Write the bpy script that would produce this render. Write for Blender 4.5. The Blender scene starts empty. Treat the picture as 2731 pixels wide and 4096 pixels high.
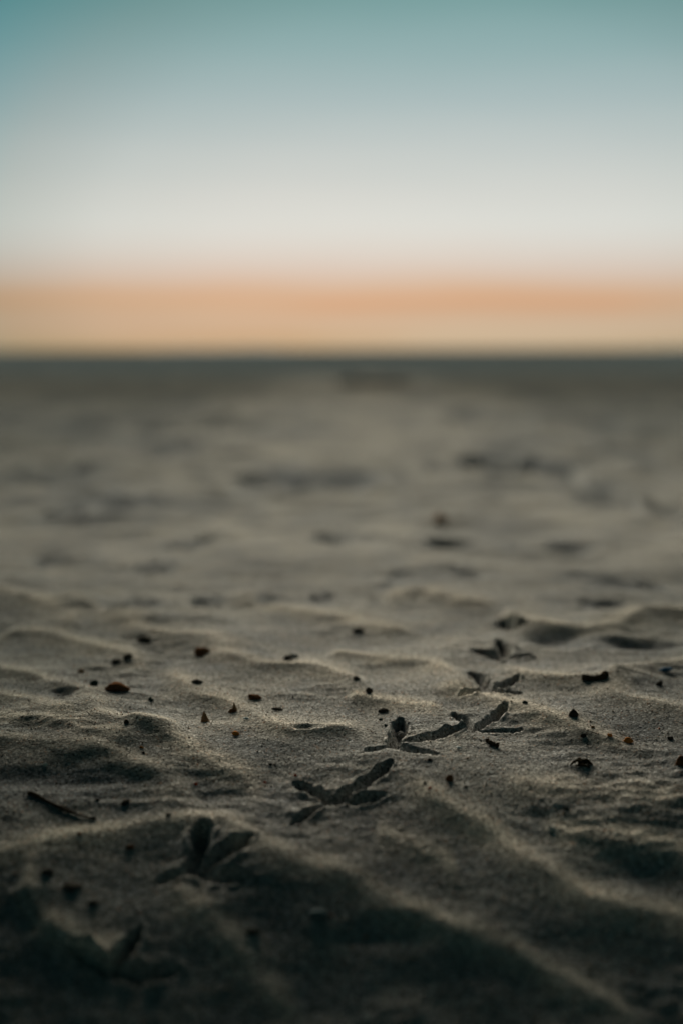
import bpy, bmesh, math, random
import numpy as np
from mathutils import Vector, Matrix, Euler

# ------------------------------------------------------------------ camera
CAM_H = 0.25
FOCAL, SENSOR = 50.0, 36.0
PW, PH = 2731.0, 4096.0
PITCH = math.radians(6.52)
ROLL = math.radians(-0.14)
scene = bpy.context.scene
cd = bpy.data.cameras.new("camera")
cam = bpy.data.objects.new("camera", cd)
scene.collection.objects.link(cam)
cd.sensor_fit = 'VERTICAL'; cd.sensor_height = SENSOR; cd.lens = FOCAL
cd.clip_start = 0.01; cd.clip_end = 30000
cam.location = (0, 0, CAM_H)
cam.rotation_euler = (Matrix.Rotation(math.pi/2-PITCH, 3, 'X') @ Matrix.Rotation(ROLL, 3, 'Z')).to_euler()
cd.dof.use_dof = True
cd.dof.focus_distance = 0.95
cd.dof.aperture_fstop = 2.7
scene.camera = cam

# ------------------------------------------------------------------ view
scene.view_settings.view_transform = 'Standard'
scene.view_settings.look = 'None'
scene.view_settings.exposure = 1.5
scene.view_settings.gamma = 1.0
scene.cycles.use_denoising = True
scene.cycles.sample_clamp_direct = 4.0
scene.cycles.sample_clamp_indirect = 2.0
scene.cycles.use_adaptive_sampling = False
scene.cycles.max_bounces = 6
EXPO = 2 ** 1.5

def lin(c):
    f = lambda v: v/12.92 if v <= 0.04045 else ((v+0.055)/1.055)**2.4
    return tuple(f(x/255.0) for x in c)

# ------------------------------------------------------------------ sky
SUN_EL, SUN_AZ = math.radians(9.0), math.radians(-4.0)     # azimuth from +Y, positive to the right
world = bpy.data.worlds.new("World"); scene.world = world
world.use_nodes = True
nt = world.node_tree; N = nt.nodes; L = nt.links
for n in list(N): N.remove(n)
def nd(t, tree=None, **kw):
    n = (tree or nt).nodes.new(t)
    for k, v in kw.items(): setattr(n, k, v)
    return n
def ramp_set(r, stops, interp='LINEAR'):
    e = r.color_ramp.elements
    r.color_ramp.interpolation = interp
    while len(e) > 1: e.remove(e[-1])
    e[0].position = stops[0][0]; e[0].color = (*stops[0][1], 1)
    for p, c in stops[1:]:
        q = e.new(p); q.color = (*c, 1)
tc = nd('ShaderNodeTexCoord'); nrm = nd('ShaderNodeVectorMath', operation='NORMALIZE')
L.new(tc.outputs['Generated'], nrm.inputs[0])
sep = nd('ShaderNodeSeparateXYZ'); L.new(nrm.outputs[0], sep.inputs[0])
# thin streaks of dusk cloud along the horizon
mp = nd('ShaderNodeMapping'); mp.inputs['Scale'].default_value = (4.5, 4.5, 40)
L.new(nrm.outputs[0], mp.inputs[0])
ns = nd('ShaderNodeTexNoise'); ns.inputs['Scale'].default_value = 1.6; ns.inputs['Detail'].default_value = 2.0
L.new(mp.outputs[0], ns.inputs['Vector'])
nm = nd('ShaderNodeMath', operation='MULTIPLY_ADD'); nm.inputs[1].default_value = 0.010; nm.inputs[2].default_value = -0.005
L.new(ns.outputs['Fac'], nm.inputs[0])
ez = nd('ShaderNodeMath', operation='ADD'); L.new(sep.outputs['Z'], ez.inputs[0]); L.new(nm.outputs[0], ez.inputs[1])
rp = nd('ShaderNodeValToRGB'); L.new(ez.outputs[0], rp.inputs[0])
S = lambda d: math.sin(math.radians(d))
sky = [(0.0, (184, 164, 128)), (S(0.35), (190, 164, 128)), (S(0.8), (200, 174, 146)), (S(1.4), (199, 171, 143)), (S(1.85), (206, 162, 127)),
       (S(2.25), (207, 173, 143)), (S(2.6), (208, 184, 162)), (S(3.0), (211, 194, 179)), (S(3.5), (213, 204, 193)), (S(4.1), (215, 212, 204)), (S(4.9), (215, 217, 211)), (S(6.0), (208, 211, 206)),
       (S(7.9), (191, 200, 198)), (S(9.8), (168, 187, 188)), (S(11.6), (146, 176, 177)), (S(13.4), (124, 163, 163)),
       (S(19), (84, 128, 134)), (S(32), (42, 78, 86)), (S(60), (26, 52, 60)), (S(90), (22, 46, 54))]
ramp_set(rp, [(p, lin(c)) for p, c in sky])
at = nd('ShaderNodeMath', operation='ARCTAN2'); L.new(sep.outputs['X'], at.inputs[0]); L.new(sep.outputs['Y'], at.inputs[1])
da = nd('ShaderNodeMath', operation='SUBTRACT'); da.inputs[1].default_value = math.radians(3.5); L.new(at.outputs[0], da.inputs[0])
az_ = nd('ShaderNodeMath', operation='ARCSINE'); L.new(sep.outputs['Z'], az_.inputs[0])
el_ = nd('ShaderNodeMath', operation='MULTIPLY_ADD'); el_.inputs[1].default_value = 1.3; el_.inputs[2].default_value = -1.3*math.radians(3)
L.new(az_.outputs[0], el_.inputs[0])
cb = nd('ShaderNodeCombineXYZ'); L.new(da.outputs[0], cb.inputs[0]); L.new(el_.outputs[0], cb.inputs[1])
ln = nd('ShaderNodeVectorMath', operation='LENGTH'); L.new(cb.outputs[0], ln.inputs[0])
dn = nd('ShaderNodeMath', operation='DIVIDE'); dn.inputs[1].default_value = math.pi; L.new(ln.outputs['Value'], dn.inputs[0])
ar = nd('ShaderNodeValToRGB'); L.new(dn.outputs[0], ar.inputs[0])
ramp_set(ar, [(0, (1.03, 1.03, 1.03)), (8/180, (1, 1, 1)), (13/180, (.93, .95, .95)), (17/180, (.74, .79, .79)), (22/180, (.34, .64, .69)),
              (40/180, (.26, .45, .445)), (90/180, (.115, .20, .195)), (1, (.06, .108, .105))])
# paler gaps in the low afterglow
mp2 = nd('ShaderNodeMapping'); mp2.inputs['Scale'].default_value = (3.2, 3.2, 30); mp2.inputs['Location'].default_value = (1.3, 0, .4)
L.new(nrm.outputs[0], mp2.inputs[0])
ns2 = nd('ShaderNodeTexNoise'); ns2.inputs['Scale'].default_value = 1.5; ns2.inputs['Detail'].default_value = 2.5; L.new(mp2.outputs[0], ns2.inputs['Vector'])
g1 = nd('ShaderNodeMapRange', interpolation_type='SMOOTHSTEP'); g1.inputs['From Min'].default_value = .44; g1.inputs['From Max'].default_value = .62; g1.inputs['To Max'].default_value = .42
L.new(ns2.outputs['Fac'], g1.inputs[0])
g2 = nd('ShaderNodeMapRange', interpolation_type='SMOOTHSTEP'); g2.inputs['From Min'].default_value = .045; g2.inputs['From Max'].default_value = .022
L.new(sep.outputs['Z'], g2.inputs[0])
g3 = nd('ShaderNodeMath', operation='MULTIPLY'); L.new(g1.outputs[0], g3.inputs[0]); L.new(g2.outputs[0], g3.inputs[1])
gm = nd('ShaderNodeMix', data_type='RGBA'); L.new(g3.outputs[0], gm.inputs[0]); L.new(rp.outputs[0], gm.inputs[6]); gm.inputs[7].default_value = (*lin((200, 188, 163)), 1)
mx = nd('ShaderNodeMix', data_type='RGBA', blend_type='MULTIPLY'); mx.inputs[0].default_value = 1
L.new(gm.outputs[2], mx.inputs[6]); L.new(ar.outputs[0], mx.inputs[7])
bg = nd('ShaderNodeBackground'); bg.inputs[1].default_value = 1.0/EXPO
L.new(mx.outputs[2], bg.inputs[0])
skt = nd('ShaderNodeTexSky', sky_type='NISHITA'); skt.sun_disc = False
skt.sun_elevation = math.radians(1.0); skt.sun_rotation = SUN_AZ
bg2 = nd('ShaderNodeBackground'); bg2.inputs[1].default_value = 0.001
L.new(skt.outputs[0], bg2.inputs[0])
adds = nd('ShaderNodeAddShader'); L.new(bg.outputs[0], adds.inputs[0]); L.new(bg2.outputs[0], adds.inputs[1])
wo = nd('ShaderNodeOutputWorld'); L.new(adds.outputs[0], wo.inputs[0])

# soft low glow of the sun that has just gone down
sd = bpy.data.lights.new("sun", 'SUN'); sun = bpy.data.objects.new("sun", sd); scene.collection.objects.link(sun)
sd.energy = 3.45; sd.angle = math.radians(50); sd.color = (1.0, 0.905, 0.72)
dirv = Vector((math.sin(SUN_AZ)*math.cos(SUN_EL), math.cos(SUN_AZ)*math.cos(SUN_EL), math.sin(SUN_EL)))
sun.rotation_euler = dirv.to_track_quat('Z', 'Y').to_euler()

# ------------------------------------------------------------------ pixel -> ground
RM = np.array(cam.rotation_euler.to_matrix())
def ray(px, py):
    v = RM @ np.array([(px-PW/2)/PH*SENSOR, (PH/2-py)/PH*SENSOR, -FOCAL])
    return v/np.linalg.norm(v)
def softplus(t): return np.logaddexp(0, t)
def base(y):
    s = softplus((0.87-y)/0.045)*0.045
    q = np.minimum(s, 0.5)
    return -0.275*q-0.42*q*q-0.6*np.maximum(s-0.5, 0)+0.6*softplus((0.05-y)/0.1)*0.1
def G(px, py, dz=0.0):
    r = ray(px, py); x = y = 0; z = dz
    y = 1.0
    for _ in range(60):
        t = (z-CAM_H)/r[2]; yn = r[1]*t
        y = 0.5*y+0.5*yn; z = float(base(np.array(y)))+dz
    t = (z-CAM_H)/r[2]
    return r[0]*t, r[1]*t
def span(px, py, w):            # metres covered by w photo pixels at the ground point seen at px,py
    x, y = G(px, py)
    return w/PH*SENSOR/FOCAL*math.hypot(y, 0.25)

# ------------------------------------------------------------------ noise
def _hash(ix, iy, seed):
    h = (ix.astype(np.int64)*374761393 + iy.astype(np.int64)*668265263 + seed*1442695041) & 0xffffffff
    h = ((h ^ (h >> 13))*1274126177) & 0xffffffff
    h = ((h ^ (h >> 16))*2246822519) & 0xffffffff
    return ((h ^ (h >> 15)) & 0xffffff)/float(0xffffff)
def vnoise(x, y, seed=0):
    ix = np.floor(x); iy = np.floor(y); fx = x-ix; fy = y-iy
    def gr(a, b, dx, dy):
        th = _hash(a, b, seed)*2*math.pi
        return np.cos(th)*dx+np.sin(th)*dy
    u = fx*fx*fx*(fx*(fx*6-15)+10); v = fy*fy*fy*(fy*(fy*6-15)+10)
    n00 = gr(ix, iy, fx, fy); n10 = gr(ix+1, iy, fx-1, fy)
    n01 = gr(ix, iy+1, fx, fy-1); n11 = gr(ix+1, iy+1, fx-1, fy-1)
    return ((n00*(1-u)+n10*u)*(1-v)+(n01*(1-u)+n11*u)*v)*1.5
def sstep(a, b, t):
    t = np.clip((t-a)/(b-a), 0, 1); return t*t*(3-2*t)

# ------------------------------------------------------------------ ripple crests, bird tracks, hollows (photo points -> metres on the sand)
# crest: points, height mm, width mm on the near side, width mm on the far side
CRESTS = [
 ([(1530,3075),(1590,3125),(1690,3190),(1931,3300),(2149,3442),(2280,3530),(2454,3595),(2731,3630),(2950,3660)], 5.0, 30, 18),
 ([(-200,3440),(0,3403),(261,3338),(522,3288),(783,3262),(900,3290),(1020,3350)], 4.2, 30, 17),
 ([(820,3262),(958,3312),(1132,3408),(1365,3512),(1539,3615),(1801,3722),(2062,3820),(2323,3950),(2600,4080)], 4.6, 38, 18),
 ([(640,3520),(696,3580),(870,3700),(1001,3822),(1120,3960),(1220,4096)], 2.6, 30, 13),
 ([(40,3480),(130,3615),(261,3725),(392,3775),(520,3760)], 4.0, 8, 16),
 ([(2160,3270),(2236,3300),(2497,3325),(2731,3386),(2900,3420)], 3.4, 14, 22),
 ([(1480,3330),(1700,3420),(1850,3480)], 1.5, 10, 16),
 ([(1960,3130),(2100,3150),(2340,3140),(2731,3180),(2900,3200)], 2.0, 12, 24),
 ([(1700,2740),(1853,2768),(2018,2800),(2149,2850),(2280,2886),(2420,2925),(2560,2935)], 4.0, 12, 26),
 ([(1960,2650),(2062,2695),(2236,2722),(2410,2730),(2498,2790),(2731,2850),(2900,2880)], 5.0, 14, 34),
 ([(2380,2735),(2541,2680),(2731,2645),(2900,2620)], 5.0, 16, 40),
 ([(1980,2440),(2105,2468),(2280,2503),(2454,2488),(2585,2435),(2731,2445),(2900,2450)], 9.0, 22, 70),
 ([(1280,2600),(1365,2615),(1600,2635),(1714,2645),(1830,2700),(1900,2730)], 5.0, 16, 40),
 ([(-150,2640),(0,2660),(174,2703),(305,2738),(357,2790),(383,2850),(453,2886),(609,2895),(760,2905)], 6.5, 14, 34),
 ([(-100,2750),(0,2773),(131,2808),(235,2850),(340,2880)], 4.5, 12, 26),
 ([(620,2660),(696,2703),(783,2755),(914,2790),(1045,2850),(1175,2895),(1365,2895),(1500,2900)], 5.5, 13, 34),
 ([(760,2540),(853,2580),(1001,2655),(1219,2660),(1365,2694),(1520,2750)], 6.5, 18, 44),
 ([(-100,2850),(0,2860),(174,2895),(348,2945),(500,2960),(620,2975)], 3.5, 12, 26),
 ([(470,2890),(600,2925),(696,2962),(827,3022),(914,3060),(1040,3120),(1100,3180)], 3.5, 12, 20),
 ([(-200,2955),(0,2962),(250,2975),(420,2995),(560,3040),(700,3100),(860,3150)], 6, 26, 40),
 ([(1365,2780),(1560,2800),(1700,2815),(1800,2845)], 3.5, 12, 28),
 ([(-100,2540),(100,2520),(300,2560),(470,2600),(620,2640)], 6.0, 20, 50),
 ([(200,2400),(420,2440),(560,2510),(760,2545),(900,2560)], 7.0, 24, 60),
 ([(-100,2360),(60,2380),(220,2440),(360,2500)], 7.0, 24, 60),
 ([(900,2380),(1100,2420),(1300,2450),(1500,2500),(1700,2520)], 6.0, 26, 60),
 ([(1500,2380),(1700,2360),(1850,2400),(2000,2400)], 6.0, 26, 60),
]
# toes of each bird track: joint, then toe tips (x, y, width px, depth mm)
TRACKS = [
 ((430,3885), [(280,3765,66,11), (560,3715,56,10), (705,3880,80,13)]),
 ((762,3480), [(812,3290,72,10), (1000,3342,76,10), (985,3505,70,10), (640,3525,54,6)]),
 ((1320,3210), [(1185,3132,54,9), (1560,3050,56,9), (1530,3182,52,9), (1165,3298,38,6)]),
 ((1560,2985), [(1600,2880,50,9), (1840,2912,54,9), (1745,3015,46,8), (1465,3003,42,6)]),
 ((1885,2920), [(1815,2852,44,8), (2020,2815,40,8), (2090,2918,22,4)]),
 ((1945,2762), [(1880,2688,56,10), (2065,2706,50,10), (2080,2775,50,10), (1848,2780,44,8)]),
 ((2010,2640), [(1905,2600,56,12), (1992,2560,50,12), (2110,2618,54,12)]),
 ((2045,2520), [(2000,2484,56,12), (2085,2486,60,12)]),
]
# hollows: x, y, half width px, half height px, depth mm
HOLLOWS = [
 (560,2435,60,26,12),(540,1745,110,40,60),(720,1800,80,30,40),(130,1885,100,34,50),(290,1895,70,30,45),
 (1770,1880,130,30,50),(2010,1880,130,40,95),(2210,1888,110,38,95),(1780,2176,130,20,34),(1630,2330,120,36,11),
 (1855,2305,80,30,11),(770,2165,90,24,20),(1360,2140,110,24,22),(1380,1930,150,34,40),(1040,1935,160,34,40),
 (420,2010,140,34,22),(250,2060,90,34,30),(620,2270,60,26,16),(220,2250,90,26,20),(2420,2010,110,34,34),
 (2680,2060,60,40,40),(2480,1800,120,36,40),(2650,1880,60,40,50),(2450,2340,120,34,11),(2380,2430,90,22,14),
 (2620,2360,60,26,14),(480,2440,150,22,10),(1300,2395,50,22,12),(1070,2410,70,24,12),(830,2420,60,20,12),
 (2230,2200,160,24,20),(1930,1660,160,26,60),(900,1700,160,26,60),(380,1690,140,24,50),(2350,1680,160,24,60),
 (260,2790,60,14,4),(1240,2925,50,9,4),(2220,2560,150,34,9),(2550,2590,150,24,8),
 (300,3120,330,60,4.2),(2540,3480,190,70,2),(1500,3760,200,60,2),(120,3650,120,70,3),
]
def smooth(pts, n=10):
    P = [np.array(p, float) for p in pts]; P = [2*P[0]-P[1]]+P+[2*P[-1]-P[-2]]
    out = []
    for i in range(1, len(P)-2):
        for k in range(n):
            t = k/n
            out.append(0.5*((2*P[i])+(-P[i-1]+P[i+1])*t+(2*P[i-1]-5*P[i]+4*P[i+1]-P[i+2])*t*t+(-P[i-1]+3*P[i]-3*P[i+1]+P[i+2])*t**3))
    out.append(P[-2]); return out
def seg_dist(x, y, a, b):
    ax, ay = a; bx, by = b; dx, dy = bx-ax, by-ay; l2 = dx*dx+dy*dy+1e-12
    t = np.clip(((x-ax)*dx+(y-ay)*dy)/l2, 0, 1)
    ex, ey = x-ax-dx*t, y-ay-dy*t
    return np.hypot(ex, ey), t, (dx*ey-dy*ex)
crest_w = []
for pts, h, wn, wf in CRESTS:
    q = [G(px, py, h*0.001*0.8) for px, py in smooth(pts, 6)]
    if q[0][0] > q[-1][0]: q = q[::-1]
    crest_w.append((np.array(q), h*0.001, wn*0.001, wf*0.001))
track_w = []
hollow_w = []
for hx, hy, a, b, d in HOLLOWS:
    x0, y0 = G(hx, hy); ra = span(hx, hy, a)
    y1 = G(hx, hy-b)[1]; y2 = G(hx, hy+b)[1]
    hollow_w.append((x0, (y1+y2)/2, ra, (y1-y2)/2, d*0.001*(.40 if d >= 10 else 1)))

def height(x, y, fine=True, want_dry=False):
    z = base(y)-0.9*(x*x)*np.clip(softplus((.82-y)/.06)*.06, 0, .3)/(1+4*x*x)
    dist = np.hypot(x, y)
    # domain warp so nothing is a clean curve
    wx = x+0.006*vnoise(x*16, y*16, 3)+0.0022*vnoise(x*55, y*55, 4)
    wy = y+0.006*vnoise(x*16, y*16, 5)+0.0022*vnoise(x*55, y*55, 6)
    far = sstep(1.1, 3.2, dist)
    calm = np.zeros_like(x); dry = np.zeros_like(x)
    vx = x+0.005*vnoise(x*14, y*14, 3)+0.0009*vnoise(x*55, y*55, 4); vy = y+0.005*vnoise(x*14, y*14, 5)+0.0009*vnoise(x*55, y*55, 6)
    # broad swells
    z = z+0.004*vnoise(x*5.1, y*3.3, 11)+far*0.017*vnoise(x*1.6, y*1.2, 12)+sstep(4, 9, dist)*0.02*vnoise(x*.5, y*.4, 13)
    z = z+(1-sstep(6, 14, dist))*(0.0032+0.005*far)*vnoise(wx*8+wy*3, wy*11-wx*3, 14)
    # wind ripples, oblique, in patches
    ph = (wx*0.55+wy*1.0)/0.055+1.2*vnoise(x*6, y*6, 15)
    rp_ = (1-np.abs(np.sin(ph*math.pi/2.0)))**1.6
    z = z+rp_*0.0011*sstep(-.1, .5, vnoise(x*4, y*4, 16))*(1-far)+far*0.0015*(1-sstep(3, 6, dist))*rp_
    for q, h, wn, wf in crest_w:
        o_ = np.argsort(q[:, 0]); yc = np.interp(x, q[o_, 0], q[o_, 1]); R_ = 5.2*max(wf, wn)+.01
        m = (x > q[:, 0].min()-.02) & (x < q[:, 0].max()+.02) & (y > q[:, 1].min()-R_) & (y < q[:, 1].max()+R_)
        idx = np.nonzero(m)[0]
        if len(idx) == 0: continue
        X = vx[idx]; Y = vy[idx]
        bd = np.full(len(idx), 9.0); bt = np.zeros(len(idx)); bs = np.zeros(len(idx)); n = len(q)-1
        for i in range(n):
            d, t, s = seg_dist(X, Y, q[i], q[i+1])
            k = d < bd; bd[k] = d[k]; bt[k] = (i+t[k])/n; bs[k] = s[k]
        bt = (X-q[:, 0].min())/(q[:, 0].max()-q[:, 0].min())
        ef = .16 if q[:, 0].max()-q[:, 0].min() < .2 else .08
        ends = sstep(0, ef, bt)*(1-sstep(1-ef, 1, bt))
        sd_ = .5*(1+np.tanh((Y-yc[idx])/.008))         # 1 on the far side
        w = wn+(wf-wn)*sd_
        prof = np.exp(-(np.sqrt(bd*bd+0.0035**2)-0.0035)/w)
        # a shallow trough in front of the crest
        tr = -0.12*np.exp(-((bd-2.6*wn)/(1.6*wn))**2)*(1-sd_)
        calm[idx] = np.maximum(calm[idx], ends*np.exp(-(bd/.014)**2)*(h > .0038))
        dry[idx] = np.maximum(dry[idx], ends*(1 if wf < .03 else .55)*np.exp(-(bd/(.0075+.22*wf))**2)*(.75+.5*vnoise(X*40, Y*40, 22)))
        z[idx] += h*ends*(prof+tr)*(1+0.25*vnoise(X*30, Y*30, 21))
    for x0, y0, ra, rb, d in hollow_w:
        m = (np.abs(x-x0) < ra*2.4) & (np.abs(y-y0) < rb*2.4)
        idx = np.nonzero(m)[0]
        if len(idx) == 0: continue
        r2 = ((wx[idx]-x0)/ra)**2+((wy[idx]-y0)/rb)**2
        r = np.sqrt(r2)+(.8 if d > .004 and y0 > 1.3 else .28)*vnoise(x[idx]/ra*1.1, y[idx]/rb*.9, 31)
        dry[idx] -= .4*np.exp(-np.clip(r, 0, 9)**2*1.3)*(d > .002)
        z[idx] += -d*np.exp(-np.clip(r, 0, 9)**2*1.4)+d*0.12*np.exp(-((r-1.35)/.4)**2)
    # bird tracks
    tx = x+0.0005*vnoise(x*260, y*260, 41)+0.0010*vnoise(x*80, y*80, 42); ty = y+0.0005*vnoise(x*260, y*260, 43)+0.0010*vnoise(x*80, y*80, 44)
    for tl in track_w:
        cx, cy = tl[0][0]
        idx = np.nonzero((np.abs(x-cx) < .14) & (np.abs(y-cy) < .2))[0]
        if len(idx) == 0: continue
        X = tx[idx]; Y = ty[idx]; cut = np.zeros(len(idx)); rim = np.zeros(len(idx))
        for c0, mid, tip, w, d in tl:
            d1, t1, _ = seg_dist(X, Y, c0, mid); d2, t2, _ = seg_dist(X, Y, mid, tip)
            k = d2 < d1; dd = np.where(k, d2, d1); t = np.where(k, .5+.5*t2, .5*t1)
            wl = w*(0.56+0.62*np.sin(np.clip(t, 0, 1)*math.pi*0.8))*(1-.35*sstep(.8, 1, t))
            s = dd/wl*(1+.07*vnoise(X*130, Y*130, 47)+.09*vnoise(X*380, Y*380, 48))
            c = d*1.1*np.clip(1-(s/1.12)**2, 0, 1)**1.25*(0.9+0.1*np.cos(t*7))
            cut = np.maximum(cut, c)
            rim = np.maximum(rim, d*0.22*np.exp(-((s-1.45)/.35)**2)*np.clip(.25+1.3*vnoise(X*110, Y*110, 45), 0, 1.2))
        cj = np.hypot(X-cx, Y-cy)/(tl[0][3]*.8)
        cut = np.maximum(cut, tl[0][4]*.9*np.clip(1-cj*cj, 0, 1))
        z[idx] += -cut+rim*(cut < tl[0][4]*.12)*1.0
        z[idx] += cut*0.07*vnoise(X*160, Y*160, 46)
    if fine:
        near = 1-sstep(1.3, 2.6, dist)
        lump = sstep(-.25, .55, vnoise(x*9, y*9, 55))
        z = z+near*(1-.75*calm)*(0.0011*vnoise(wx*34, wy*58, 51)*(.4+lump)+0.0006*vnoise(x*90, y*150, 52)*(.3+lump)+0.00026*vnoise(x*420, y*430, 53)+0.00016*vnoise(x*1100, y*1100, 54))
        z = z+(1-near)*0.0012*vnoise(x*22, y*22, 56)*(1-sstep(8, 16, dist))
    # the beach falls gently to the water far off
    z = z-sstep(12, 24, y)*0.16
    return (z, dry) if want_dry else z

def on_sand(px, py):
    x, y = G(px, py)
    r = ray(px, py)
    for _ in range(14):
        z = float(height(np.array([x]), np.array([y]), False)[0])
        t = (z-CAM_H)/r[2]
        x = .4*x+.6*r[0]*t; y = .4*y+.6*r[1]*t
    return x, y, float(height(np.array([x]), np.array([y]), False)[0])

tw = []
for c, toes in TRACKS:
    c0 = on_sand(c[0], c[1])[:2]
    tl = []
    for tx, ty, w, d in toes:
        tip = on_sand(tx, ty)[:2]; ww = span(tx, ty, w)*0.49
        mid = (c0[0]*.5+tip[0]*.5+(tip[1]-c0[1])*0.05, c0[1]*.5+tip[1]*.5-(tip[0]-c0[0])*0.05)
        tl.append((c0, mid, tip, ww, d*0.001))
    tw.append(tl)
track_w.extend(tw)

# ------------------------------------------------------------------ materials
def new_mat(name):
    m = bpy.data.materials.new(name); m.use_nodes = True
    t = m.node_tree; b = t.nodes['Principled BSDF']
    return m, t, b
def sand_material():
    m, t, b = new_mat("sand"); l = t.links
    co = nd('ShaderNodeTexCoord', t)
    geo = nd('ShaderNodeNewGeometry', t)
    vor = nd('ShaderNodeTexVoronoi', t); vor.inputs['Scale'].default_value = 950
    l.new(geo.outputs['Position'], vor.inputs['Vector'])
    vs = nd('ShaderNodeSeparateColor', t); l.new(vor.outputs['Color'], vs.inputs[0])
    gr = nd('ShaderNodeValToRGB', t); l.new(vs.outputs[0], gr.inputs[0])
    ramp_set(gr, [(0, (.04, .037, .034)), (.05, (.12, .11, .10)), (.14, (.26, .25, .225)), (.45, (.35, .335, .30)), (.75, (.44, .425, .38)),
                  (.90, (.62, .59, .53)), (.95, (.88, .86, .80)), (1, (.45, .28, .18))])
    n1 = nd('ShaderNodeTexNoise', t); n1.inputs['Scale'].default_value = 7; n1.inputs['Detail'].default_value = 5
    l.new(geo.outputs['Position'], n1.inputs['Vector'])
    r1 = nd('ShaderNodeValToRGB', t); l.new(n1.outputs[0], r1.inputs[0])
    ramp_set(r1, [(.3, (.74, .74, .75)), (.7, (1.08, 1.06, 1.03))])
    m1 = nd('ShaderNodeMix', t, data_type='RGBA', blend_type='MULTIPLY'); m1.inputs[0].default_value = 1
    hs = nd('ShaderNodeMix', t, data_type='RGBA', blend_type='MULTIPLY'); hs.inputs[0].default_value = 1; hs.inputs[7].default_value = (.95, .99, 1.09, 1)
    l.new(gr.outputs[0], hs.inputs[6]); l.new(hs.outputs[2], m1.inputs[6]); l.new(r1.outputs[0], m1.inputs[7])
    # damp, weed-stained belt far down the beach
    sp = nd('ShaderNodeSeparateXYZ', t); l.new(geo.outputs['Position'], sp.inputs[0])
    n2 = nd('ShaderNodeTexNoise', t); n2.inputs['Scale'].default_value = .35; n2.inputs['Detail'].default_value = 3
    l.new(geo.outputs['Position'], n2.inputs['Vector'])
    ad = nd('ShaderNodeMath', t, operation='MULTIPLY_ADD'); ad.inputs[1].default_value = 5.0
    l.new(n2.outputs[0], ad.inputs[0]); l.new(sp.outputs['Y'], ad.inputs[2])
    mr = nd('ShaderNodeMapRange', t, interpolation_type='SMOOTHSTEP'); mr.inputs['From Min'].default_value = 6.4; mr.inputs['From Max'].default_value = 11.5
    l.new(ad.outputs[0], mr.inputs[0])
    m2 = nd('ShaderNodeMix', t, data_type='RGBA', blend_type='MULTIPLY')
    l.new(mr.outputs[0], m2.inputs[0]); l.new(m1.outputs[2], m2.inputs[6]); m2.inputs[7].default_value = (.62, .62, .60, 1)
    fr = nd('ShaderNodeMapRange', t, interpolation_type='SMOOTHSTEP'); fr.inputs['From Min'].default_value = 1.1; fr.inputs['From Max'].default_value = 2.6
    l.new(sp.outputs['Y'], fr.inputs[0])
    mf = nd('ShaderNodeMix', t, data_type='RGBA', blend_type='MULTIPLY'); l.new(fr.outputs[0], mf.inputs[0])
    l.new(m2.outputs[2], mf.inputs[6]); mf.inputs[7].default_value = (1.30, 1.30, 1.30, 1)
    # broad patches of dust and damp up the beach
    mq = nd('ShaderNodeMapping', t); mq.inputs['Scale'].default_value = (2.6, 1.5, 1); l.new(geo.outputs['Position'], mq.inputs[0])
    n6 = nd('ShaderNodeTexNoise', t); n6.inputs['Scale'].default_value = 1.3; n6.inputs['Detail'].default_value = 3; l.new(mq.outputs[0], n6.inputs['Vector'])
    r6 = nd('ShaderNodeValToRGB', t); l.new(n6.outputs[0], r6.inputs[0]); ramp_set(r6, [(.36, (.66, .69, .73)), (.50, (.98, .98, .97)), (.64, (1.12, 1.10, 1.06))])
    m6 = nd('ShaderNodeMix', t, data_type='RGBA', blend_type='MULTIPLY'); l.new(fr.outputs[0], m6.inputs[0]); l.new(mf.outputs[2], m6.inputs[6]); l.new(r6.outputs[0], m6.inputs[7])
    # vignette painted into the sand colour: both flanks darken around a paler middle
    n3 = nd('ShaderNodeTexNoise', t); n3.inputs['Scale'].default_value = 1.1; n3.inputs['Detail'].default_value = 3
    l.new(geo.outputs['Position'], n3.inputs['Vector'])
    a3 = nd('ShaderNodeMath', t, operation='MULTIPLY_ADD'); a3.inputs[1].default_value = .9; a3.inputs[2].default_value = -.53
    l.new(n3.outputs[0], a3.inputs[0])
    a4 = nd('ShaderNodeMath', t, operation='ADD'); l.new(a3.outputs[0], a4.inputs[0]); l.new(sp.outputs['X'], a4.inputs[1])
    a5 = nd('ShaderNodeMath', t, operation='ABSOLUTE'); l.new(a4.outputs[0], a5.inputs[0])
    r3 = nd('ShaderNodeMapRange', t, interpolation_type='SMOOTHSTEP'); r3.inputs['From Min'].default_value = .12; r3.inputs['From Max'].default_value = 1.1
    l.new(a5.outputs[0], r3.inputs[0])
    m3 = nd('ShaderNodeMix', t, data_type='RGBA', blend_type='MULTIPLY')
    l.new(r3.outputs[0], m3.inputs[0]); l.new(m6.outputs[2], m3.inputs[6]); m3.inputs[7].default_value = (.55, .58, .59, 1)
    # near-ground vignette, also put into the colour: darker either side of the track line
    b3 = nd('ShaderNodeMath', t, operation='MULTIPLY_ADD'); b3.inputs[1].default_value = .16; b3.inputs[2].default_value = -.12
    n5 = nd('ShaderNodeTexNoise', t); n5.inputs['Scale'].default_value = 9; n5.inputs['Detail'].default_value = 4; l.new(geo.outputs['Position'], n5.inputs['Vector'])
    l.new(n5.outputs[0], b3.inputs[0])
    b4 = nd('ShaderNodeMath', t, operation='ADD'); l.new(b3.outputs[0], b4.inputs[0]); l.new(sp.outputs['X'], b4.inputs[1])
    b5 = nd('ShaderNodeMath', t, operation='ABSOLUTE'); l.new(b4.outputs[0], b5.inputs[0])
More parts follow.
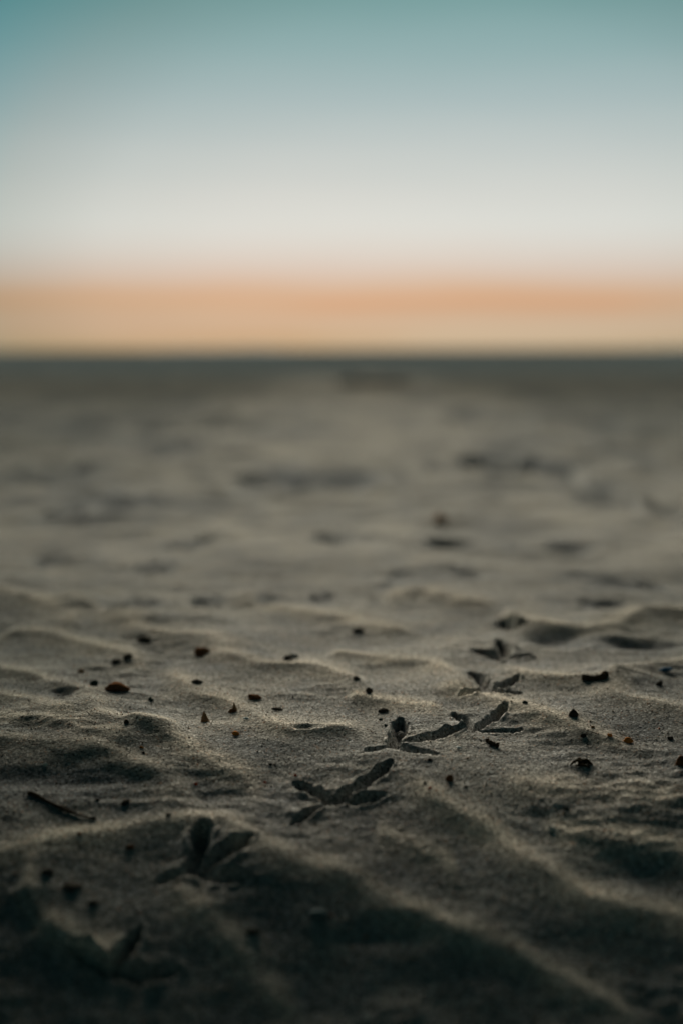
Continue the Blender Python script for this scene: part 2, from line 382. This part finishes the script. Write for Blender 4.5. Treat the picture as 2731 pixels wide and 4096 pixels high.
    s3 = nd('ShaderNodeMapRange', t, interpolation_type='SMOOTHSTEP'); s3.inputs['From Min'].default_value = .07; s3.inputs['From Max'].default_value = .36
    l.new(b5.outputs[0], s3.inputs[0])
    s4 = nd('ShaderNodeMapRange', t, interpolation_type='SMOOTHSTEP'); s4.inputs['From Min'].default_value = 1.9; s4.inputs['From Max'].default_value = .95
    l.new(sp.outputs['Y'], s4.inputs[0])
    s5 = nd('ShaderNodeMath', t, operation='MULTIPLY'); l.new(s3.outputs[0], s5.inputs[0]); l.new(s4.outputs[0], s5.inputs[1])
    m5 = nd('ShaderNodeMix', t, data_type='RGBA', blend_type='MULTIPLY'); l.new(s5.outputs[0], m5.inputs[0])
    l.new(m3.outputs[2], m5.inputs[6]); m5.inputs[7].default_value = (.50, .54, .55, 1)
    # wind sorts the grains: pale warm dry ones on the crests, greyer damp ones and dust in the troughs
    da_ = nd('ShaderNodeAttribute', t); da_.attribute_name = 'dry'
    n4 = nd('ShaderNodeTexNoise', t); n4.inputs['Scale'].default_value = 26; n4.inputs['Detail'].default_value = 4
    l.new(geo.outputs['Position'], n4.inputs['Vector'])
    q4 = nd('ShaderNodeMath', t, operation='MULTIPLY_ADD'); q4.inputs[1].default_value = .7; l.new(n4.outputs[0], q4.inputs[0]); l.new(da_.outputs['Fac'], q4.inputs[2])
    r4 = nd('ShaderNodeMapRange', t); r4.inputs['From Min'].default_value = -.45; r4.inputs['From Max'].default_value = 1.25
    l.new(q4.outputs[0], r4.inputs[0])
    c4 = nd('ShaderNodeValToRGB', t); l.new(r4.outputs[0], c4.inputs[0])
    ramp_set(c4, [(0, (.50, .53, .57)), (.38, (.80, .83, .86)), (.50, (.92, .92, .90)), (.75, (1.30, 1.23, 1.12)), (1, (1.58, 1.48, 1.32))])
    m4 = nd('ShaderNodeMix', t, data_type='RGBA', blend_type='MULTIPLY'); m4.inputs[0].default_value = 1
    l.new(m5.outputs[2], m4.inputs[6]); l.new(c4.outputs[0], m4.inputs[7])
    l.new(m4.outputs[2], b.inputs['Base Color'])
    b.inputs['Roughness'].default_value = .85
    b.inputs['Specular IOR Level'].default_value = .0
    bp = nd('ShaderNodeBump', t); bp.inputs['Strength'].default_value = .55; bp.inputs['Distance'].default_value = .0004
    l.new(vor.outputs['Distance'], bp.inputs['Height']); bp.invert = True
    v2 = nd('ShaderNodeTexNoise', t); v2.inputs['Scale'].default_value = 380; v2.inputs['Detail'].default_value = 4
    l.new(geo.outputs['Position'], v2.inputs['Vector'])
    b2 = nd('ShaderNodeBump', t); b2.inputs['Strength'].default_value = .5; b2.inputs['Distance'].default_value = .0012
    l.new(v2.outputs[0], b2.inputs['Height']); l.new(bp.outputs[0], b2.inputs['Normal'])
    l.new(b2.outputs[0], b.inputs['Normal'])
    return m
SAND = sand_material()
def stone_material(name, col, var=.35, rough=.8, scale=260, spec=.0):
    m, t, b = new_mat(name); l = t.links
    co = nd('ShaderNodeTexCoord', t)
    n = nd('ShaderNodeTexNoise', t); n.inputs['Scale'].default_value = scale; n.inputs['Detail'].default_value = 6; n.inputs['Roughness'].default_value = .65
    l.new(co.outputs['Object'], n.inputs['Vector'])
    r = nd('ShaderNodeValToRGB', t); l.new(n.outputs[0], r.inputs[0])
    ramp_set(r, [(.3, tuple(c*(1-var) for c in col)), (.5, col), (.72, tuple(min(1, c*(1+var)) for c in col))])
    l.new(r.outputs[0], b.inputs['Base Color'])
    b.inputs['Roughness'].default_value = rough; b.inputs['Specular IOR Level'].default_value = spec
    bp = nd('ShaderNodeBump', t); bp.inputs['Strength'].default_value = .25; bp.inputs['Distance'].default_value = .0004
    l.new(n.outputs[0], bp.inputs['Height']); l.new(bp.outputs[0], b.inputs['Normal'])
    return m
MATS = {
 'black': stone_material('black_stone', (.045, .040, .034)),
 'dark': stone_material('dark_grey_stone', (.075, .068, .060)),
 'green': stone_material('dark_green_stone', (.03, .05, .042)),
 'brown': stone_material('brown_stone', (.13, .065, .035)),
 'tan': stone_material('tan_stone', (.26, .16, .09)),
 'orange': stone_material('orange_stone', (.50, .19, .05)),
 'red': stone_material('red_stone', (.42, .07, .03)),
 'white': stone_material('white_stone', (.62, .60, .56)),
 'grey': stone_material('grey_stone', (.22, .22, .21)),
 'shell': stone_material('shell_surface', (.55, .62, .64), .12, .25, 300),
 'shellpink': stone_material('pink_shell_surface', (.55, .36, .26), .2, .35, 300),
 'blue': stone_material('blue_plastic', (.06, .13, .22), .15, .35, 300),
 'weed': stone_material('dried_seaweed', (.035, .028, .018), .4, .6, 200),
 'wood': stone_material('dark_driftwood', (.05, .038, .028), .45, .8, 220),
 'slate': stone_material('worn_blue_grey_shell', (.15, .19, .20), .12, .5, 300),
 'drybrown': stone_material('dry_brown_seaweed', (.23, .20, .165), .3, .9, 20, .05),
 'clod': SAND,
}

# ------------------------------------------------------------------ sand sheet (one mesh to the water)
def build_sand():
    # rows: dense where the lens sees the ground, opening out with distance
    inv = np.linspace(1/0.50, 1/45.0, 980)          # even in 1/distance
    vis = 1/inv
    behind = -np.geomspace(.35, 14, 26)[::-1]
    mid = np.linspace(-.30, .495, 130)
    rows = np.concatenate([behind, mid, vis])
    u = np.linspace(-1, 1, 1000)
    tail = np.geomspace(1.01, 60, 60)
    s = np.concatenate([-tail[::-1], u, tail])
    Y, Sg = np.meshgrid(rows, s, indexing='ij')
    X = Sg*(0.262*np.maximum(Y, .45)+.012)
    x = X.ravel().copy(); y = Y.ravel().copy()
    z = np.empty_like(x); dry = np.empty_like(x)
    step = 200000
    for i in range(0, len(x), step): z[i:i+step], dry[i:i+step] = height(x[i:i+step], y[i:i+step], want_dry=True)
    R, C = X.shape
    me = bpy.data.meshes.new("beach_sand")
    me.vertices.add(len(x)); me.vertices.foreach_set("co", np.stack([x, y, z], 1).ravel())
    a = (np.arange(R-1)[:, None]*C+np.arange(C-1)[None]).ravel()
    f = np.stack([a, a+1, a+C+1, a+C], 1)
    me.loops.add(f.size); me.loops.foreach_set("vertex_index", f.ravel())
    me.polygons.add(len(f)); me.polygons.foreach_set("loop_start", np.arange(0, f.size, 4)); 
    me.polygons.foreach_set("use_smooth", np.ones(len(f), bool))
    me.update(calc_edges=True); me.validate()
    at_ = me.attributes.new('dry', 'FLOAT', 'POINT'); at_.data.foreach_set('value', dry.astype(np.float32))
    me.materials.append(SAND)
    o = bpy.data.objects.new("beach_sand", me); scene.collection.objects.link(o)
    o["kind"] = "structure"; o["label"] = "rippled grey-tan beach sand crossed by a line of bird tracks"
    return o
build_sand()

def mesh_obj(name, bm, mat, parent=None, smooth=True):
    me = bpy.data.meshes.new(name); bm.to_mesh(me); bm.free(); me.materials.append(mat)
    if smooth:
        for p in me.polygons: p.use_smooth = True
    o = bpy.data.objects.new(name, me); scene.collection.objects.link(o)
    if parent: o.parent = parent
    return o
def tag(o, label, cat, group=None, kind=None):
    if label: o["label"] = label
    if cat: o["category"] = cat
    if group: o["group"] = group
    if kind: o["kind"] = kind
    return o

# sea, beyond the beach
def build_sea():
    bm = bmesh.new()
    xs = [-9000, -2000, -600, -150, 0, 150, 600, 2000, 9000]; ys = [14, 40, 80, 200, 600, 2000, 9000]
    g = [[bm.verts.new((x, y, -.085)) for x in xs] for y in ys]
    for i in range(len(ys)-1):
        for j in range(len(xs)-1): bm.faces.new((g[i][j], g[i][j+1], g[i+1][j+1], g[i+1][j]))
    m, t, b = new_mat("sea_water"); l = t.links
    b.inputs['Base Color'].default_value = (.105, .13, .14, 1); b.inputs['Roughness'].default_value = .55
    b.inputs['Specular IOR Level'].default_value = .0
    geo = nd('ShaderNodeNewGeometry', t); mp_ = nd('ShaderNodeMapping', t); mp_.inputs['Scale'].default_value = (.5, 1.6, 1)
    l.new(geo.outputs['Position'], mp_.inputs[0])
    n = nd('ShaderNodeTexNoise', t); n.inputs['Scale'].default_value = .8; n.inputs['Detail'].default_value = 5; l.new(mp_.outputs[0], n.inputs['Vector'])
    bp = nd('ShaderNodeBump', t); bp.inputs['Strength'].default_value = 1; bp.inputs['Distance'].default_value = .5
    l.new(n.outputs[0], bp.inputs['Height']); l.new(bp.outputs[0], b.inputs['Normal'])
    o = mesh_obj("sea", bm, m); o["kind"] = "structure"; o["label"] = "dark blue-grey sea strip along the horizon"
build_sea()
# low headlands on the horizon: real ridges two kilometres out
def build_hill(px0, px1, rise_px, seed):
    D = 2200.0
    bm = bmesh.new(); n = 40; rnd = random.Random(seed)
    x0 = (px0-PW/2)/PH*SENSOR/FOCAL*D; x1 = (px1-PW/2)/PH*SENSOR/FOCAL*D
    H = rise_px/PH*SENSOR/FOCAL*D
    g = []
    for i in range(n+1):
        t = i/n; x = x0+(x1-x0)*t; e = math.sin(math.pi*t)**1.3*(.8+.3*math.sin(t*9+seed)+.1*math.sin(t*31))
        row = []
        for j in range(9):
            v = j/8; row.append(bm.verts.new((x, D+(v-.5)*420, -.1+H*e*math.sin(math.pi*v)-(.5 if j in (0, 8) else 0))))
        g.append(row)
    for i in range(n):
        for j in range(8): bm.faces.new((g[i][j], g[i+1][j], g[i+1][j+1], g[i][j+1]))
    o = mesh_obj("hills", bm, HILLM); o["kind"] = "structure"
    return o
HILLM = stone_material('far_scrub', (.07, .085, .08), .3, .9, .02, .1)
build_hill(620, 1250, 13, 1)["label"] = "low dark headland left of centre on the horizon"
build_hill(2480, 3300, 22, 2)["label"] = "low dark headland at the right end of the horizon"

# ------------------------------------------------------------------ loose coarse grains lying on the sand (beyond counting)
def build_grains():
    rnd = np.random.RandomState(5)
    n = 16000
    y = 1/(rnd.uniform(1/1.7, 1/.60, n)); x = rnd.uniform(-1.05, 1.05, n)*(.262*y+.012)
    z = height(x, y)
    sz = rnd.lognormal(math.log(.00038), .35, n).clip(.0002, .0011)
    base_v = np.array([(1,0,0),(-1,0,0),(0,1,0),(0,-1,0),(0,0,1),(0,0,-1)], float)
    fa = np.array([(0,2,4),(2,1,4),(1,3,4),(3,0,4),(2,0,5),(1,2,5),(3,1,5),(0,3,5)])
    jit = rnd.uniform(.6, 1.25, (n, 6, 1)); ang = rnd.uniform(0, 6.28, n); tl = rnd.uniform(-.8, .8, n)
    V = base_v[None]*jit
    ca, sa = np.cos(ang)[:, None], np.sin(ang)[:, None]; ct, st = np.cos(tl)[:, None], np.sin(tl)[:, None]
    a = V[:, :, 0]*ca-V[:, :, 1]*sa; b_ = V[:, :, 0]*sa+V[:, :, 1]*ca; c = V[:, :, 2]*.8
    a2 = a*ct-c*st; c2 = a*st+c*ct
    V = np.stack([a2, b_, c2], 2)*sz[:, None, None]
    V += np.stack([x, y, z+sz*.45], 1)[:, None, :]
    F = (fa[None]+(np.arange(n)*6)[:, None, None]).reshape(-1, 3)
    me = bpy.data.meshes.new("coarse_grains")
    me.vertices.add(n*6); me.vertices.foreach_set("co", V.reshape(-1))
    me.loops.add(F.size); me.loops.foreach_set("vertex_index", F.ravel())
    me.polygons.add(len(F)); me.polygons.foreach_set("loop_start", np.arange(0, F.size, 3))
    me.update(calc_edges=True)
    m, t, b = new_mat("coarse_grain"); l = t.links
    geo = nd('ShaderNodeNewGeometry', t); r = nd('ShaderNodeValToRGB', t); l.new(geo.outputs['Random Per Island'], r.inputs[0])
    ramp_set(r, [(0, (.04, .035, .03)), (.10, (.14, .11, .085)), (.25, (.30, .25, .19)), (.6, (.42, .36, .28)), (.9, (.6, .56, .48)), (.955, (.75, .72, .66)), (.965, (.5, .2, .08)), (1, (.4, .12, .05))])
    l.new(r.outputs[0], b.inputs['Base Color']); b.inputs['Roughness'].default_value = .6; b.inputs['Specular IOR Level'].default_value = .1
    me.materials.append(m)
    o = bpy.data.objects.new("coarse_grains", me); scene.collection.objects.link(o)
    tag(o, "pale and dark coarse sand grains lying loose over the sand", None, None, "stuff")
build_grains()

# ------------------------------------------------------------------ small things on the sand
def pebble_bm(seed, sx, sy, sz, rough=.18, sub=3, point=0.0):
    bm = bmesh.new(); bmesh.ops.create_icosphere(bm, subdivisions=sub, radius=1)
    rnd = random.Random(seed); o1 = [rnd.uniform(-9, 9) for _ in range(6)]
    from mathutils import noise
    for v in bm.verts:
        c = v.co.copy()
        k = 1+rough*noise.noise(c*1.1+Vector(o1[:3]))*1.6+rough*.55*noise.noise(c*2.7+Vector(o1[3:]))+rough*.2*noise.noise(c*7)
        # a few worn facets
        for q in range(5):
            r2 = random.Random(seed*7+q); nrm_ = Vector((r2.gauss(0, 1), r2.gauss(0, 1), r2.gauss(0, 1))).normalized()
            d = c.dot(nrm_)
            if d > .72: k *= 1-.5*(d-.72)
        c *= k
        if point: c.x *= 1+point*c.x*.2; c.z *= 1-point*max(0, c.x)*.4
        v.co = Vector((c.x*sx, c.y*sy, c.z*sz))
    return bm
seed_n = [100]
def pebble(px, py, w, h, col, label, rough=.22, name='pebble', cat='pebble', group='pebbles scattered on the sand', tilt=0, rot=None, mat=None):
    """w, h: apparent width and height in photo pixels; the point is the pebble's foot."""
    seed_n[0] += 1; rnd = random.Random(seed_n[0])
    x, y, z = on_sand(px, py)
    w *= .88; W = w/PH*SENSOR/FOCAL*math.hypot(x, y)*.5; Hh = h/PH*SENSOR/FOCAL*math.hypot(x, y)*.5
    sy = W*rnd.uniform(.65, .9)
    bm = pebble_bm(seed_n[0], W, sy, max(Hh*.95, W*.25), rough)
    o = mesh_obj(name, bm, mat or MATS[col])
    o.location = (x, y+sy*.3, z+max(Hh, W*.25)*.28)
    o.rotation_euler = (rnd.uniform(-.12, .12), tilt+rnd.uniform(-.1, .1), rnd.uniform(-.35, .35) if rot is None else rot)
    tag(o, label, cat, group)
    return o

# -- pebbles, near band to far band (foot px, foot py, width px, height px)
P = [
 (468,2762,112,48,'brown','large dark brown rounded pebble, widest on the left of the sand'),
 (375,2742,38,32,'green','small dark green pebble just left of the large brown pebble'),
 (810,2618,84,40,'brown','dark domed brown pebble sitting on a ripple crest left of centre'),
 (578,2568,64,36,'dark','blurred dark oval pebble behind the pair of joined pebbles, left'),
 (515,2635,46,36,'dark','upper dark pebble of the joined pair behind the large brown pebble'),
 (465,2652,48,26,'dark','lower flatter pebble of the joined pair behind the large brown pebble'),
 (326,2690,34,24,'tan','small orange-tan pebble behind the dark green pebble at left'),
 (788,2732,52,24,'dark','small grey-black pebble in the trough right of the large brown pebble'),
 (605,2802,28,22,'green','tiny dark green pebble in front of the large brown pebble'),
 (1020,2796,64,28,'brown','brown wedge pebble with pale lower edge, centre left on a crest'),
 (1108,2840,48,18,'dark','thin flat dark pebble right of the brown wedge pebble'),
 (506,2894,26,26,'black','small black upright pebble at the foot of the curved left ripple'),
 (930,2848,44,20,'brown','low dark pebble with reddish tip beside the spiky shell'),
 (943,2938,36,22,'orange','bright orange pebble below the spiky shell'),
 (1430,2528,60,28,'dark','soft blurred dark pebble alone in the middle distance'),
 (1425,2716,34,18,'dark','faint dark pebble on the centre ripple, above the dark pointed pebble'),
 (1474,2770,34,32,'black','dark pointed pebble right of centre on pale crest'),
 (1532,2848,52,20,'black','flat black pebble left of the second bird track toes'),
 (1522,2880,20,12,'green','tiny dark green stone just above the sand clod track'),
 (1542,2905,18,14,'green','tiny green-black stone below its twin above the sand clod track'),
 (2292,2868,44,50,'black','tall dark brown pebble standing alone at right'),
 (2636,2742,34,26,'black','small black pebble near the right edge in a trough'),
 (2512,2968,44,26,'orange','bright orange pebble at right, largest of the orange ones'),
 (2436,2944,24,16,'orange','smaller orange pebble left of the brightest orange one'),
 (2370,2912,20,14,'tan','tiny tan pebble at the end of the right ripple crest'),
 (2334,2946,28,18,'black','small black rounded stone under the right ripple crest'),
 (2098,2814,26,18,'green','small green-black pebble right of the upper bird track'),
 (1798,3124,38,42,'brown','brown upright pebble at the edge of the lower right ripple'),
 (1862,3150,18,14,'black','tiny black stone right of the brown upright pebble'),
 (1697,3134,18,12,'black','tiny black stone left of the brown upright pebble'),
 (1716,3044,24,16,'black','dark crumb under the right toe of the clod track'),
 (1572,3090,20,14,'red','tiny dark red stone above the lower ripple start'),
 (1718,3154,14,12,'red','red speck of stone on the lower ripple crest'),
 (784,3140,20,16,'red','small bright red stone right of the dark hollow'),
 (1182,3104,14,12,'red','tiny red stone above the front bird track left toe'),
 (1060,3130,12,12,'red','minute red stone left of the front bird track'),
 (1082,3060,16,14,'black','tiny black bead stone in the sharp sand left of centre'),
 (576,3014,16,14,'black','tiny black stone on the crest above the dark hollow'),
 (568,2994,20,16,'orange','small pale orange stone on the crest above the dark hollow'),
 (181,3062,22,20,'white','small round white pebble in the dark hollow at left'),
 (2680,2958,28,20,'black','small black pebble close to the right edge below the trough'),
 (2722,3060,46,56,'brown','dark brown pebble cut by the right edge of the photo'),
 (390,3202,24,12,'black','tiny black stone between the twig and the dark seed'),
 (520,3394,38,26,'brown','blurred brown pebble left of the large blurred bird track'),
 (318,3338,24,14,'brown','small brown stone on the left end of the front ripple'),
 (190,3495,58,34,'dark','blurred dark pebble, upper left of the three in the foreground'),
 (288,3555,92,36,'dark','widest of the three blurred dark pebbles in the foreground'),
 (375,3620,52,30,'dark','lowest of the three blurred dark pebbles in the foreground'),
 (1012,3735,60,34,'dark','blurred grey pebble low in the foreground left of centre'),
 (2264,3240,26,20,'black','small blurred black stone in the rough sand lower right'),
 (2520,3365,34,18,'black','dark stone beside the rough ridge at lower right'),
 (2205,3320,34,24,'white','pale blurred stone in the rough sand lower right'),
 (675,3262,30,14,'dark','dark flat stone on the front ripple crest left of the large track'),
 (1760,2092,60,62,'shellpink','blurred pale pink stone far up the beach'),
 (1150,2640,50,30,'dark','faint dark stone lying left of centre beyond the crest'),
 (1175,2630,44,26,'grey','faint grey stone touching the far side of the left-centre crest'),
]
for px, py, w, h, col, label in P:
    pebble(px, py, w, h, col, label, rot=0 if w > 50 else None)

# -- shell chips, seed, clod
def chip(px, py, w, h, col, label, name='shell_fragment', cat='shell fragment', curl=.35):
    x, y, z = on_sand(px, py); k = SENSOR/PH/FOCAL*math.hypot(x, y)
    seed_n[0] += 1; rnd = random.Random(seed_n[0])
    W = w*k*.5; D = W*.7
    bm = bmesh.new(); n = 14
    top = []; bot = []
    c1 = bm.verts.new((0, 0, W*curl)); c2 = bm.verts.new((0, 0, W*curl-W*.14))
    for i in range(n):
        a = i/n*2*math.pi; r = rnd.uniform(.75, 1.1)
        top.append(bm.verts.new((W*math.cos(a)*r, D*math.sin(a)*r, W*.06))); bot.append(bm.verts.new((W*math.cos(a)*r*.97, D*math.sin(a)*r*.97, -W*.06)))
    for i in range(n):
        j = (i+1) % n
        bm.faces.new((c1, top[i], top[j])); bm.faces.new((c2, bot[j], bot[i])); bm.faces.new((top[i], bot[i], bot[j], top[j]))
    o = mesh_obj(name, bm, MATS[col]); o.location = (x, y+D*.5, z+W*.28)
    o.rotation_euler = (rnd.uniform(.05, .3), rnd.uniform(-.15, .15), rnd.uniform(-.4, .4))
    return tag(o, label, cat, 'shell and plastic bits on the sand')
chip(1834, 2996, 30, 14, 'shell', 'pale blue-white shell chip right of the clod bird track')
chip(985, 2878, 26, 16, 'shell', 'whitish shell chip beside the spiky shell')
chip(2662, 2690, 60, 22, 'blue', 'small blue plastic scrap by the right edge', 'plastic_scrap', 'plastic scrap')
chip(1275, 3672, 90, 30, 'slate', 'blurred pale blue shell chip low in the foreground')

def spiky(px, py, w, h, label):
    x, y, z = on_sand(px, py); k = SENSOR/PH/FOCAL*math.hypot(x, y); W = w*k*.5; Hh = h*k
    bm = bmesh.new(); n = 12; rings = []
    for i in range(26):
        t = i/25; r = W*(1-t)**.85*(.92+.16*abs(math.sin(t*math.pi*5)))
        lean = -W*.25*t
        rings.append([bm.verts.new((lean+r*math.cos(a*2*math.pi/n+t*4), r*math.sin(a*2*math.pi/n+t*4), Hh*t)) for a in range(n)])
    for i in range(25):
        for a in range(n): bm.faces.new((rings[i][a], rings[i][(a+1) % n], rings[i+1][(a+1) % n], rings[i+1][a]))
    o = mesh_obj('spiral_shell', bm, MATS['tan']); o.location = (x, y, z-Hh*.12)
    return tag(o, label, 'shell')
spiky(822, 2885, 40, 50, 'pale orange-pink pointed spiral shell standing upright in the sand')
s2 = spiky(940, 2842, 26, 40, 'thin reddish pointed shell tip behind the low dark pebble')

seed_o = pebble(500, 3215, 48, 22, 'black', 'dark elongated seed right of the twig in the hollow', rough=.1, name='seed', cat='seed', group=None, tilt=-.35)
cl = pebble(1600, 2958, 72, 44, 'clod', 'tan clod of sand lying inside the bird track hollow', rough=.35, name='sand_clod', cat='sand clod', group='clods of sand pushed up by the bird', tilt=-.35)
pebble(1725, 2945, 26, 20, 'clod', 'small sand clod on the ridge between two bird tracks', rough=.35, name='sand_clod', cat='sand clod', group='clods of sand pushed up by the bird')

# -- twig, wood and weed bits: bent tapering tubes
def tube(bm, pts, rad, n=9, jitter=.12, seed=1):
    rnd = random.Random(seed); P_ = [Vector(p) for p in pts]; rings = []
    for i, p in enumerate(P_):
        d = (P_[min(i+1, len(P_)-1)]-P_[max(i-1, 0)]).normalized()
        a = d.cross(Vector((0, 0, 1)));
        if a.length < 1e-3: a = Vector((1, 0, 0))
        a.normalize(); b = d.cross(a)
        r = rad[i]*(1+rnd.uniform(-jitter, jitter))
        rings.append([bm.verts.new(p+(a*math.cos(k*2*math.pi/n)+b*math.sin(k*2*math.pi/n))*r*(1+rnd.uniform(-jitter, jitter)*.5)) for k in range(n)])
    for i in range(len(rings)-1):
        for k in range(n): bm.faces.new((rings[i][k], rings[i][(k+1) % n], rings[i+1][(k+1) % n], rings[i+1][k]))
    bm.faces.new(rings[0][::-1]); bm.faces.new(rings[-1])
def stick(name, pix, wpx, label, cat, mat, lift=.4, rigid=False, group=None, steps=7, jitter=.14, ends=(1, .5)):
    pts = smooth(pix, steps); Q = []; R_ = []
    for i, (px, py) in enumerate(pts):
        x, y, z = on_sand(px, py); k = SENSOR/PH/FOCAL*math.hypot(x, y); t = i/(len(pts)-1)
        r = wpx*k*.5*(ends[0]+(ends[1]-ends[0])*t)*(1+.25*math.sin(t*13)); Q.append([x, y, z+r*lift]); R_.append(r)
    zs = np.array([q[2] for q in Q]); zz = np.convolve(np.pad(zs, 3, mode='edge'), np.ones(7)/7, 'valid')
    for q, v in zip(Q, zz): q[2] = v
    if rigid:      # stiff: rests across the hollow on its two ends
        for i, q in enumerate(Q):
            t = i/(len(Q)-1); q[2] = max(Q[0][2]*(1-t)+Q[-1][2]*t, q[2]) if 0 < i < len(Q)-1 else q[2]
        zz = np.convolve(np.pad(np.array([q[2] for q in Q]), 6, mode='edge'), np.ones(13)/13, 'valid')
        for q, v in zip(Q, zz): q[2] = v
    x0, y0, z0 = Q[len(Q)//2]
    bm = bmesh.new(); tube(bm, [(q[0]-x0, q[1]-y0, q[2]-z0) for q in Q], R_, jitter=jitter, seed=len(label))
    o = mesh_obj(name, bm, MATS[mat]); o.location = (x0, y0, z0)
    return tag(o, label, cat, group)
stick('twig', [(115,3176),(150,3188),(215,3222),(262,3246),(320,3268),(385,3280)], 16, 'long thin dark twig lying in the hollow at left', 'twig', 'wood', lift=.6, rigid=True, ends=(1.15, .55))
stick('wood_chip', [(2325,2718),(2370,2722),(2412,2716),(2420,2704)], 26, 'short dark stub of driftwood on the right ripple crest', 'wood chip', 'wood', lift=.7, ends=(.9, 1.1))
stick('wood_chip', [(1946,2966),(1962,2978),(1988,2990)], 16, 'black splinter of wood lying right of the pale blue shell chip', 'wood chip', 'wood', lift=.9, ends=(.8, 1.2), jitter=.3)
# scrap of weed: several curled strands are one tangled thing
def weed(px, py, w, label, n=6, name='seaweed_scrap', flat=1.0, mat='weed'):
    x, y, z = on_sand(px, py); k = SENSOR/PH/FOCAL*math.hypot(x, y); W = w*k
    rnd = random.Random(int(px)); bm = bmesh.new()
    for s in range(n):
        a = rnd.uniform(-.5, .5); x0 = rnd.uniform(-.4, .1)*W; y0 = rnd.uniform(-.25, .25)*W; L_ = rnd.uniform(.35, .7)*W; hh = rnd.uniform(.08, .26)*W*flat
        pts = []; rr = []
        for i in range(9):
            t = i/8; pts.append((x0+L_*t*math.cos(a), y0+L_*t*math.sin(a)+.06*W*math.sin(t*7+s), .02*W+hh*math.sin(math.pi*t)))
            rr.append(W*.045*(.5+math.sin(math.pi*t)))
        tube(bm, pts, rr, 6, .3, s)
    o = mesh_obj(name, bm, MATS[mat]); o.location = (x, y, z)
    return tag(o, label, 'seaweed')
weed(2310, 3062, 88, 'tiny curled scrap of dark dried weed on sharp sand at right')
weed(1455, 1540, 300, 'far dark brown heap of seaweed near the top of the beach', 34, 'seaweed_heap', .10, 'drybrown')
